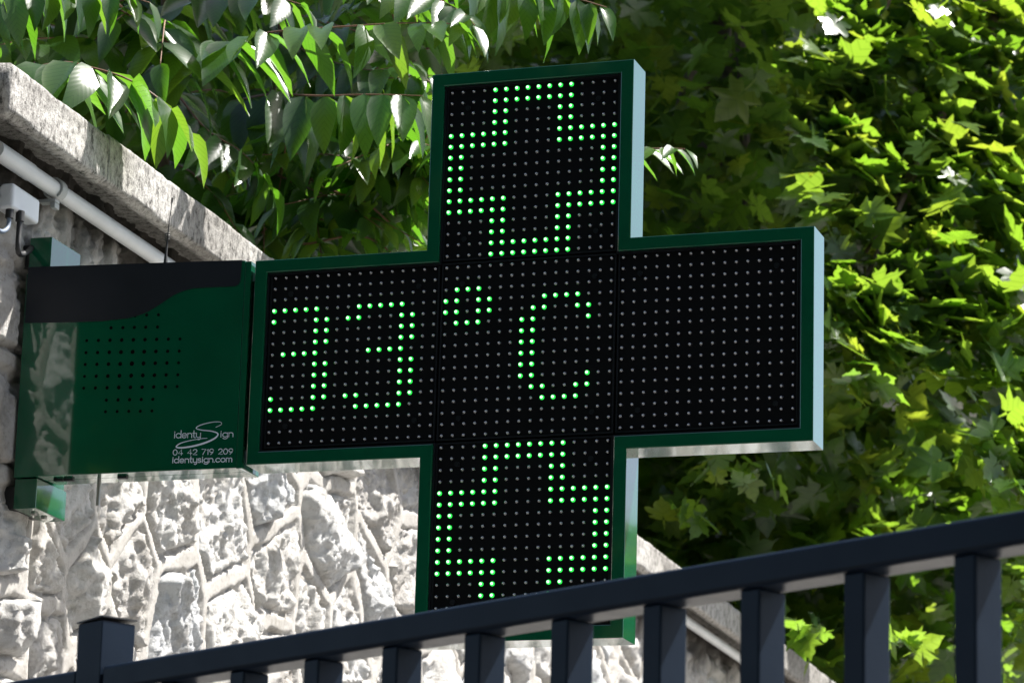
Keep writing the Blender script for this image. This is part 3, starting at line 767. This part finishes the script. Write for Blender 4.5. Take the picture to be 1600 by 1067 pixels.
for t0 in (.767,):
    po = rbox('post', t0, t0+.0525, -.004, .046, Z_TERR+.004, -.7505, .0018, rl, seg=2)
    # cap: thin folded sheet, slightly sprung
    c = [(t0-.0015, -.0055), (t0+.054, -.0055), (t0+.054, .0475), (t0-.0015, .0475)]
    bm = bmesh.new(); lift = (.0, .0035, .004, .001)
    lo = [bm.verts.new(tuple(rail_pt(a, b, -.7502+l_))) for (a, b), l_ in zip(c, lift)]; hi = [bm.verts.new(tuple(rail_pt(a, b, -.7484+l_))) for (a, b), l_ in zip(c, lift)]
    ap = bm.verts.new(tuple(rail_pt(t0+.026, .021, -.7440))); bm.faces.new(lo[::-1])
    for q in range(4): bm.faces.new((lo[q], lo[(q+1) % 4], hi[(q+1) % 4], hi[q])); bm.faces.new((hi[q], hi[(q+1) % 4], ap))
    bm_obj('post_cap', bm, M_cap, po)
    rbox('base_plate', t0-.03, t0+.08, -.03, .075, Z_TERR, Z_TERR+.0035, .0, rl)
po = rbox('post', 3.4005, 3.453, -.004, .046, Z_TERR, -.7505, .0018, rl, seg=2)

# ------------------------------------------------------------------ leaves
def leaflet_template(n=7, fold=.25, arch=.25, shape=0):
    """lance-shaped leaflet, length 1 along +y, normal +z"""
    V = []; U = []; Fs = []
    for k in range(n+1):
        t = k/n; w = .225*(math.sin(math.pi*min(1, t**.78))**.8)*(1-.25*t) if 0 < t < 1 else 0.003
        if k == n: w = .002
        z0 = -arch*t*t
        rip = .012*math.sin(k*2.1+shape)
        V += [(-w, t, z0+fold*w*1.0+rip), (0, t, z0), (w, t, z0+fold*w-rip)]; U += [(-w*2.2, t), (0, t), (w*2.2, t)]
    for k in range(n):
        a = k*3; Fs += [(a, a+1, a+4, a+3), (a+1, a+2, a+5, a+4)]
    return np.array(V), np.array(U), Fs
def plane_template(var=0):
    rs = random.Random(var)
    half = [(0.03, 0.0), (.16, -.10), (.30, -.04), (.50, -.02), (.40, .10), (.26, .20), (.40, .26), (.47, .40), (.56, .52), (.38, .50), (.28, .50), (.22, .53), (.25, .64), (.20, .74), (.10, .82), (0, 1.0)]
    half = [(x*(1+rs.uniform(-.12, .12)), y+rs.uniform(-.03, .03)) for x, y in half]; half[-1] = (0, 1.0)
    out = half+[(-x*(1+rs.uniform(-.1, .1)), y) for x, y in half[-2::-1]]
    c = (0, .26); V = []; U = []
    k1, k2, k3 = rs.uniform(.15, .55), rs.uniform(-.25, .35), rs.uniform(-.2, .2)
    for x, y in [c]+out:
        z = k1*abs(x)*.55-k2*(y-.3)**2-.25*x*x*k1*2+k3*x*y; V.append((x, y, z)); U.append((x, y))
    n = len(out); Fs = [(0, 1+k, 1+(k+1) % n) for k in range(n-1)]
    V.append((0.008, -.35, -.03)); V.append((-.008, -.35, -.03)); U += [(0, -.3), (0, -.3)]
    Fs.append((n+1, 1, n)); Fs.append((n+1, n, n+2))
    return np.array(V), np.array(U), Fs
AIL = [leaflet_template(6, f, a, s) for f, a, s in ((.3, .18, 0), (.5, .3, 1), (.15, .42, 2), (.6, .1, 3))]
PLN = [plane_template(v) for v in range(7)]
def basis(fwd, nrm):
    y = np.asarray(fwd, float); y = y/np.linalg.norm(y); z = np.asarray(nrm, float); z = z-y*(z@y)
    if np.linalg.norm(z) < 1e-4: z = np.cross(y, [1, 0, 0])
    z /= np.linalg.norm(z); x = np.cross(y, z); return np.stack([x, y, z], 1)
def make_shared(temps, mat, name):
    out = []
    for V, U, Fs in temps:
        me = bpy.data.meshes.new(name); me.from_pydata([tuple(v) for v in V], [], Fs); me.materials.append(mat)
        l = me.uv_layers.new(name='UVMap')
        for lp in me.loops: l.data[lp.index].uv = tuple(U[lp.vertex_index])
        for p in me.polygons: p.use_smooth = True
        out.append(me)
    return out
class Leaves:
    def __init__(s, temps): s.T = temps; s.items = []
    def add(s, pos, B, size, v=None): s.items.append((np.asarray(pos, float), B, size, random.randrange(len(s.T)) if v is None else v))
    def build(s, name, mat, parent, items=None):
        items = s.items if items is None else items
        if not items: return None
        V = []; U = []; Fs = []; n = 0
        for p, B, sz, v in items:
            tv, tu, tf = s.T[v]; V.append(tv@B.T*sz+p); U.append(tu); Fs += [tuple(k+n for k in f) for f in tf]; n += len(tv)
        o = mesh_np(name, np.vstack(V), Fs, mat, parent, uv=np.vstack(U), smooth=True); tag(o, kind='stuff'); return o
    def single(s, name, meshes, parent, items):
        for p, B, sz, v in items:
            o = add_mesh(name, meshes[v], parent); Mx = Matrix.Identity(4)
            for i in range(3):
                for j in range(3): Mx[i][j] = B[i, j]*sz
                Mx[i][3] = p[i]
            o.matrix_basis = Mx
            # undo the parent offset (matrix_parent_inverse already set)
AIL_ME = make_shared(AIL, M_ail, 'leaflet'); PLN_ME = make_shared(PLN, M_plane, 'leaf')
def rv(): 
    v = RNG.normal(size=3); return v/np.linalg.norm(v)

# ------------------------------------------------------------------ ailanthus saplings behind the wall
def frond(L_, path, n_pairs, length, droop=.5, side=None, taper=.35, spread=.9, twist=.35, r0=.003, up=EZ):
    """pinnate leaf: returns rachis arrays; leaflets go into L_"""
    P_ = smooth_path(path, 22); d = np.gradient(P_, axis=0); d /= np.linalg.norm(d, axis=1)[:, None]
    items = []
    for k in range(n_pairs+1):
        t = .10+.90*k/n_pairs; i = min(21, int(t*21)); p = P_[i]; tg = d[i]
        s_ = np.cross(tg, up); s_ /= max(1e-6, np.linalg.norm(s_)); nrm = np.cross(s_, tg)
        size = length*(1-taper*abs(t-.35)*1.5)*random.uniform(.85, 1.12)
        if k == n_pairs: dirs = [tg]
        else: dirs = [s_*spread+tg*.45, -s_*spread+tg*.45]
        for q in dirs:
            f = q+np.array([0, 0, -droop*random.uniform(.6, 1.35)])+rv()*.16
            nn = nrm+rv()*twist
            items.append((p+rv()*.002, basis(f, nn), size, random.randrange(4)))
    L_.items += items
    return (P_, np.linspace(r0, r0*.35, 22)), items
def tree_shell(name, loc, label, group=None):
    e = empty(name, loc); tag(e, label, 'tree', group); return e

tA = np.array([at(257, 330, 7.7)[0], at(257, 330, 7.7)[1], Z_GARDEN-.04]); tB = np.array([*at(372, 420, 8.3)[:2], Z_GARDEN-.04])
ailA = tree_shell('ailanthus_tree', tuple(tA), 'slender ailanthus sapling with long feathery leaves above the wall coping, trunk nearest the left edge', 'ailanthus saplings behind the wall')
ailB = tree_shell('ailanthus_tree', tuple(tB), 'slender leaning ailanthus sapling with feathery leaves close to the top of the cross', 'ailanthus saplings behind the wall')
tube('trunk', smooth_path([tA, at(258, 200, 7.72), at(259, 80, 7.75), at(256, -60, 7.75), at(250, -300, 7.8)], 30), np.linspace(.0135, .007, 30), M_bark, ailA, 10)
tube('trunk', smooth_path([tB, at(386, 330, 8.3), at(408, 230, 8.25), at(432, 110, 8.2), at(448, -20, 8.1), at(470, -260, 8.0)], 30), np.linspace(.011, .005, 30), M_bark, ailB, 10)
FR = [  # explicit leaves: (tree, [(px, py, D)], pairs, leaflet length, droop, spread)
    (0, [(-60, 40, 7.0), (0, 0, 6.95), (70, -22, 6.9), (150, -20, 6.85), (235, 5, 6.8)], 10, 0.128, 1.20, .45),
    (0, [(40, 110, 6.7), (95, 98, 6.6), (135, 104, 6.55), (200, 124, 6.5), (255, 160, 6.5), (292, 205, 6.5)], 8, 0.176, 0.60, .75),
    (1, [(255, 150, 7.6), (320, 96, 7.3), (366, 66, 7.2), (430, 50, 7.1), (535, 42, 7.0), (640, 36, 6.95), (715, 38, 6.9)], 13, 0.160, 0.68, .75),
    (1, [(560, -60, 7.2), (640, -22, 7.1), (690, 2, 7.0), (725, 22, 6.95), (742, 40, 6.9)], 8, 0.128, 0.56, .75),
    (1, [(360, 160, 7.9), (420, 148, 7.7), (500, 150, 7.5), (580, 148, 7.4), (660, 150, 7.3)], 10, 0.184, 1.20, .5),
    (1, [(480, 120, 7.9), (540, 122, 7.8), (620, 122, 7.7), (675, 118, 7.6)], 7, 0.152, 1.04, .5),
    (1, [(690, -75, 7.2), (770, -32, 7.1), (830, -20, 7.0), (900, -2, 6.95), (948, 12, 6.9)], 9, 0.140, 1.20, .5),
    (1, [(900, 265, 7.6), (985, 238, 7.5), (1035, 232, 7.4), (1070, 233, 7.35)], 7, 0.092, 0.44, .75),
    (0, [(257, 60, 7.7), (200, 62, 7.4), (130, 60, 7.2), (40, 62, 7.1), (-30, 80, 7.0)], 10, 0.152, 0.28, .8),
    (1, [(440, 60, 8.1), (500, 90, 7.9), (580, 110, 7.7), (650, 95, 7.6)], 9, 0.144, 0.56, .7),
    (1, [(420, 200, 8.2), (480, 215, 8.0), (560, 225, 7.9), (640, 260, 7.8), (680, 300, 7.7)], 9, 0.136, 0.64, .7),
    (1, [(400, 260, 8.2), (460, 285, 8.0), (540, 320, 7.8), (600, 360, 7.7)], 8, 0.128, 0.56, .7),
    (1, [(440, 330, 8.2), (520, 345, 7.9), (580, 340, 7.8), (660, 380, 7.7)], 8, 0.120, 0.48, .7),
    (0, [(257, 250, 7.8), (300, 270, 7.6), (345, 320, 7.5), (375, 370, 7.4)], 7, 0.152, 0.56, .7),
    (0, [(257, 120, 7.8), (320, 200, 7.6), (380, 240, 7.5), (430, 300, 7.5)], 9, 0.144, 0.56, .7),
    (0, [(250, 20, 7.7), (310, 0, 7.5), (400, -10, 7.4), (480, 10, 7.3)], 9, 0.152, 0.64, .7),
]
single = []
for tr, path, n_, ln, dr, sp in FR:
    parent = (ailA, ailB)[tr]; L_ = Leaves(AIL)
    (P_, r_), items = frond(L_, [at(*q) for q in path], n_, ln, dr, spread=sp)
    f = tube('frond_stem', P_, r_, M_twig, parent, 6)
    L_.single('leaflet', AIL_ME, f, items)
# the rest of the saplings' leaves
fill = [Leaves(AIL), Leaves(AIL)]; stems = [([], [], 0), ([], [], 0)]
def fill_frond(tr, x, y, D):
    c = at(x, y, D); a = random.uniform(0, 6.283); ln = random.uniform(.28, .5)
    dirv = np.array([math.cos(a), math.sin(a), random.uniform(-.1, .45)])
    path = [c-dirv*ln*.5, c+EZ*.03, c+dirv*ln*.5-EZ*random.uniform(.02, .14)]
    (P_, r_), it = frond(fill[tr], path, random.randint(5, 8), random.uniform(.12, .18), random.uniform(.2, .9), spread=.8)
    V, Fs, n = stems[tr]; v, f = tube_arrays(P_, r_, 5); V += v; Fs += [tuple(k+n for k in q) for q in f]; stems[tr] = (V, Fs, n+len(v))
for k in range(85):
    fill_frond(0 if k % 2 else 1, random.uniform(-80, 720), random.uniform(-60, 430), random.uniform(7.8, 9.8))
for k in range(26):
    fill_frond(1, random.uniform(420, 690), random.uniform(170, 400), random.uniform(7.7, 8.6))
for k in range(10):
    fill_frond(0, random.uniform(-60, 260), random.uniform(-60, 60), random.uniform(7.1, 7.9))
for tr, e in ((0, ailA), (1, ailB)):
    fill[tr].build('foliage', M_ail, e); o = mesh_np('leaf_stalks', stems[tr][0], stems[tr][1], M_twig, e, smooth=True); tag(o, kind='stuff')

# ------------------------------------------------------------------ plane trees beyond
def leaf_up(bias=.75, spread=.85, sunb=.15):
    n = EZ*bias+rv()*spread+SUN*sunb; n /= np.linalg.norm(n)
    f = rv(); f[2] -= .55; f = f-n*(f@n); return basis(f, n)
def cluster(L_, c, rad, n, size=(.10, .16), bias=.75, spread=.85, flat=.75):
    for _ in range(n):
        d = rv()*rad*RNG.uniform(0, 1)**.45; d[2] *= flat
        L_.add(c+d, leaf_up(bias, spread), random.uniform(*size))
def lit_D(x, y):
    """the bough surface slopes back up towards the sun, so that all of it is lit"""
    u = (x-1300)*.51-(y-560)*.86; return 11.3+u*.0021
LIT = [(x, y, lit_D(x, y)) for x, y in ((1290, 120), (1330, 60), (1385, 40), (1460, 20), (1550, 30), (1600, 120), (1500, 130), (1410, 120), (1370, 220), (1460, 230), (1550, 240), (1330, 300), (1420, 320), (1510, 340), (1600, 330),
       (1350, 400), (1440, 410), (1520, 440), (1330, 480), (1410, 500), (1360, 560), (1600, 460), (1610, 590), (1580, 700), (1620, 760), (1290, 230), (1500, 540), (1320, 165))]
plA = tree_shell('plane_tree', (0, 0, 0), 'sunlit plane tree with broad lobed yellow-green leaves at the right edge', 'plane trees beyond the wall')
plB = tree_shell('plane_tree', (0, 0, 0), 'dark shaded plane tree standing directly behind the cross', 'plane trees beyond the wall')
plC = tree_shell('plane_tree', (0, 0, 0), 'deeply shaded plane tree behind the ailanthus saplings at upper left', 'plane trees beyond the wall')
bases = [np.array([*at(1700, 500, 13.2)[:2], Z_GARDEN-.05]), np.array([*at(1080, 500, 15.2)[:2], Z_GARDEN-.05]), np.array([*at(300, 300, 12.6)[:2], Z_GARDEN-.05])]
for e, b in zip((plA, plB, plC), bases): e.location = tuple(b)
bpy.context.view_layer.update()
lA = Leaves(PLN); lB = Leaves(PLN); lC = Leaves(PLN)
litc = []
for x, y, D in LIT: litc.append(at(x, y, D))
def leaf_sun():
    n = (np.array([.52, -.34, .62])*.8 if random.random() < .45 else EZ*.35+SUN*.6)+rv()*.62; n /= np.linalg.norm(n); f = rv(); f[2] -= .7; f = f-n*(f@n); return basis(f, n)
for x, y, D in LIT:
    for _ in range(46):
        a = random.uniform(0, 6.283); r = 62*math.sqrt(random.random()); xx, yy = x+r*math.cos(a), y+r*math.sin(a)
        lA.add(at(xx, yy, lit_D(xx, yy)+random.gauss(0, .07)), leaf_sun(), random.uniform(.095, .165))
for x, y, D in ((1120, 720, 11.8), (1170, 740, 11.7), (1060, 800, 11.9), (1395, 1000, 12.0), (1260, 1000, 12.2)):
    c = at(x, y, D-.6); litc.append(c); cluster(lA, c, .10, 7, (.08, .12), .6, .9)
nl = len(litc)
for q in ((700, 30, 6.95), (740, 45, 6.9), (800, 0, 7.05), (860, 5, 7.0), (930, 15, 6.95), (1040, 240, 7.4), (620, 40, 7.0), (650, 190, 7.7), (600, 345, 7.8), (540, 375, 7.9), (470, 45, 7.1), (390, 45, 7.2), (100, 120, 6.6), (20, 10, 6.95), (650, 280, 7.8)): litc.append(at(*q))
litc = np.array(litc); litr = np.array([.78]*nl+[.45]*(len(litc)-nl))
# shaded mass
for _ in range(620):
    x = random.uniform(560, 1700); y = random.uniform(-90, 1120); D = random.uniform(13.2, 16.8)
    if x > 1250 and y < 650 and D < 14.6: D += 1.6
    cluster(lB if x < 1330 else lA, at(x, y, D), .30, 12, (.11, .18))
for _ in range(330):
    x = random.uniform(-140, 760); y = random.uniform(-120, 520); D = random.uniform(10.4, 14.0)
    cluster(lC, at(x, y, D), .28, 11, (.10, .17))
for _ in range(170):
    x = random.uniform(940, 1680); y = random.uniform(600, 1050); D = random.uniform(13.4, 16.5)
    cluster(lB if x < 1330 else lA, at(x, y, D), .32, 12, (.11, .18))
# upper crowns that shade it (they stand above the frame, towards the sun)
def shade(L_, xr, yr, Dr, n, tr, per=26, rad=.42, size=(.15, .22), keep=1.0):
    k = 0; tries = 0
    while k < n and tries < n*12:
        tries += 1; p = at(random.uniform(*xr), random.uniform(*yr), random.uniform(*Dr)); c = p+SUN*random.uniform(*tr)
        px, py, z = to_px(c)
        if py > -200: continue
        # leave the sunlit boughs, the wall and the sign in the sun
        q = litc-c; t = -(q@SUN); dist = np.linalg.norm(q+t[:, None]*SUN, axis=1)
        if (dist < litr).any(): continue
        hgt = c[2]-.5
        foot = c-SUN*(hgt/SUN[2])
        if (foot-WP0)@WNRM > -.42 and (foot-WP0)@WD < 8.2: continue
        cluster(L_, c, rad, per, size, .8, .7); k += 1
shade(lB, (640, 1290), (-60, 1000), (13, 16.5), 760, (3.2, 6.5))
shade(lA, (1290, 1640), (640, 1000), (13, 16.5), 70, (3.6, 6.5))
shade(lC, (-150, 720), (-80, 420), (6.6, 9.8), 125, (2.2, 4.2), per=20, rad=.40)
shade(lC, (-150, 760), (-80, 480), (10, 14), 280, (3.2, 6.0))
# nearest big leaves of the lit tree are single parts
def split_single(L_, n):
    sc = []
    for i, (p, B, sz, v) in enumerate(L_.items):
        px, py, z = to_px(p)
        inside = -20 < px < 1620 and -20 < py < 1080
        sc.append(sz/z if inside else 0)
    o = np.argsort(-np.array(sc))[:n]; s_ = set(o.tolist())
    return [L_.items[i] for i in o], [it for i, it in enumerate(L_.items) if i not in s_]
front = [it for it in lA.items if np.linalg.norm(it[0]-CAM) < 13.1]
back = [it for it in lA.items if np.linalg.norm(it[0]-CAM) >= 13.1]
lA.items = front; big, rest_ = split_single(lA, 290)
lA.single('leaf', PLN_ME, plA, big); lA.build('foliage', M_plane, plA, rest_+back)
lB.build('foliage', M_plane, plB); lC.build('foliage', M_plane, plC)
def trunk_of(e, b, targets, r=.13, hgt=4.5, lean=(0, 0)):
    topp = b+np.array([lean[0], lean[1], hgt]); mid = b*.5+topp*.5+np.array([.08, -.06, 0])
    P_ = smooth_path([b, mid, topp], 20); tube('trunk', P_, np.linspace(r, r*.4, 20), M_bark, e, 14)
    for t in targets:
        i = random.randint(5, 17); a = P_[i]; m_ = a*.45+t*.55+np.array([0, 0, .25])
        tube('branch', smooth_path([a, m_, t], 14), np.linspace(r*.28, .006, 14), M_bark, e, 7)
trunk_of(plA, bases[0], [at(*q) for q in LIT[::3]], .14, 5.5, (.3, .2))
trunk_of(plB, bases[1], [at(1140, 90, 14.4), at(1050, 190, 14.0), at(900, 40, 14.6), at(1250, 300, 14.5), at(1180, 760, 13.6), at(1060, 850, 13.9), at(1000, -300, 15)], .16, 6.0, (.2, -.3))
trunk_of(plC, bases[2], [at(120, 60, 11), at(420, 20, 10.8), at(560, 260, 10.8), at(200, 250, 10.9), at(300, -300, 12)], .13, 5.5, (.1, .1))
# wood further back
wood = Leaves(PLN)
for _ in range(420):
    x = random.uniform(-250, 1850); y = random.uniform(-250, 1050); D = random.uniform(18.5, 24)
    c = at(x, y, D)
    if c[2] < Z_GARDEN: continue
    cluster(wood, c, .55, 13, (.24, .38))
shade(wood, (-250, 1400), (-150, 900), (18.5, 24), 260, (4.5, 8), per=22, rad=.7, size=(.3, .45))
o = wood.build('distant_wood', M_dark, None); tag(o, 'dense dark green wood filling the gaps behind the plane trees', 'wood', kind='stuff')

# ------------------------------------------------------------------ unseen trees, added for the sign to reflect and to cut ambient light
def unseen_tree(x, y, label, seed, n=260, zg=Z_STREET, zc=6.4, ax=(3.0, 2.4, 3.9), grp='unseen trees added behind the camera'):
    b = np.array([x, y, zg]); e = tree_shell('unseen_tree', tuple(b), label, grp)
    tube('trunk', smooth_path([b, b+np.array([.1, .05, zc*.47]), b+np.array([0, .1, zc])], 16), np.linspace(.2, .07, 16), M_bark, e, 12)
    L_ = Leaves(PLN)
    for _ in range(n):
        d = rv()*RNG.uniform(0, 1)**.4; c = b+np.array([0, 0, zc])+d*np.array(ax); cluster(L_, c, .8, 12, (.35, .6))
    for k in range(5):
        a = k*1.26; tube('branch', smooth_path([b+EZ*(zc*.47+.3*k), b+np.array([math.cos(a), math.sin(a), zc*.8+.1*k]), b+np.array([2*math.cos(a), 2*math.sin(a), zc+.1*k])], 10), np.linspace(.07, .02, 10), M_bark, e, 7)
    L_.build('foliage', M_dark, e)
for k, (x, y, lab) in enumerate(((-12.0, -12.6, 'unseen tall tree added behind the camera, farthest to the left'), (-6.6, -12.2, 'unseen tall tree added behind the camera, for the reflection at the left of the sign'), (-1.4, -12.4, 'unseen tall tree added behind the camera, for the reflection behind the digits'),
                                 (4.2, -12.0, 'unseen tall tree added behind the camera, nearest to it'), (9.6, -11.0, 'unseen tall tree added behind the camera, farthest to the right'))):
    unseen_tree(x, y, lab, k, 620, Z_STREET, 8.0, (3.2, 2.4, 6.4))
for k, (x, lab) in enumerate(((2.4, 'unseen low round tree added on the terrace nearest the plane trees, outside the right edge'), (6.6, 'unseen low round tree added on the terrace, for the reflection in the lower arm of the sign'), (11.0, 'unseen round tree added on the terrace, taller than the two beside it'), (15.0, 'unseen low round tree added on the terrace farthest from the wall'))):
    unseen_tree(x, 21.0, lab, 5+k, 170, Z_TERR, 4.3 if k == 2 else (3.8 if k == 1 else 3.4), (2.6, 1.8, 2.0), 'unseen low trees added on the terrace')  # out of view, added so the sign's side faces mirror foliage low down
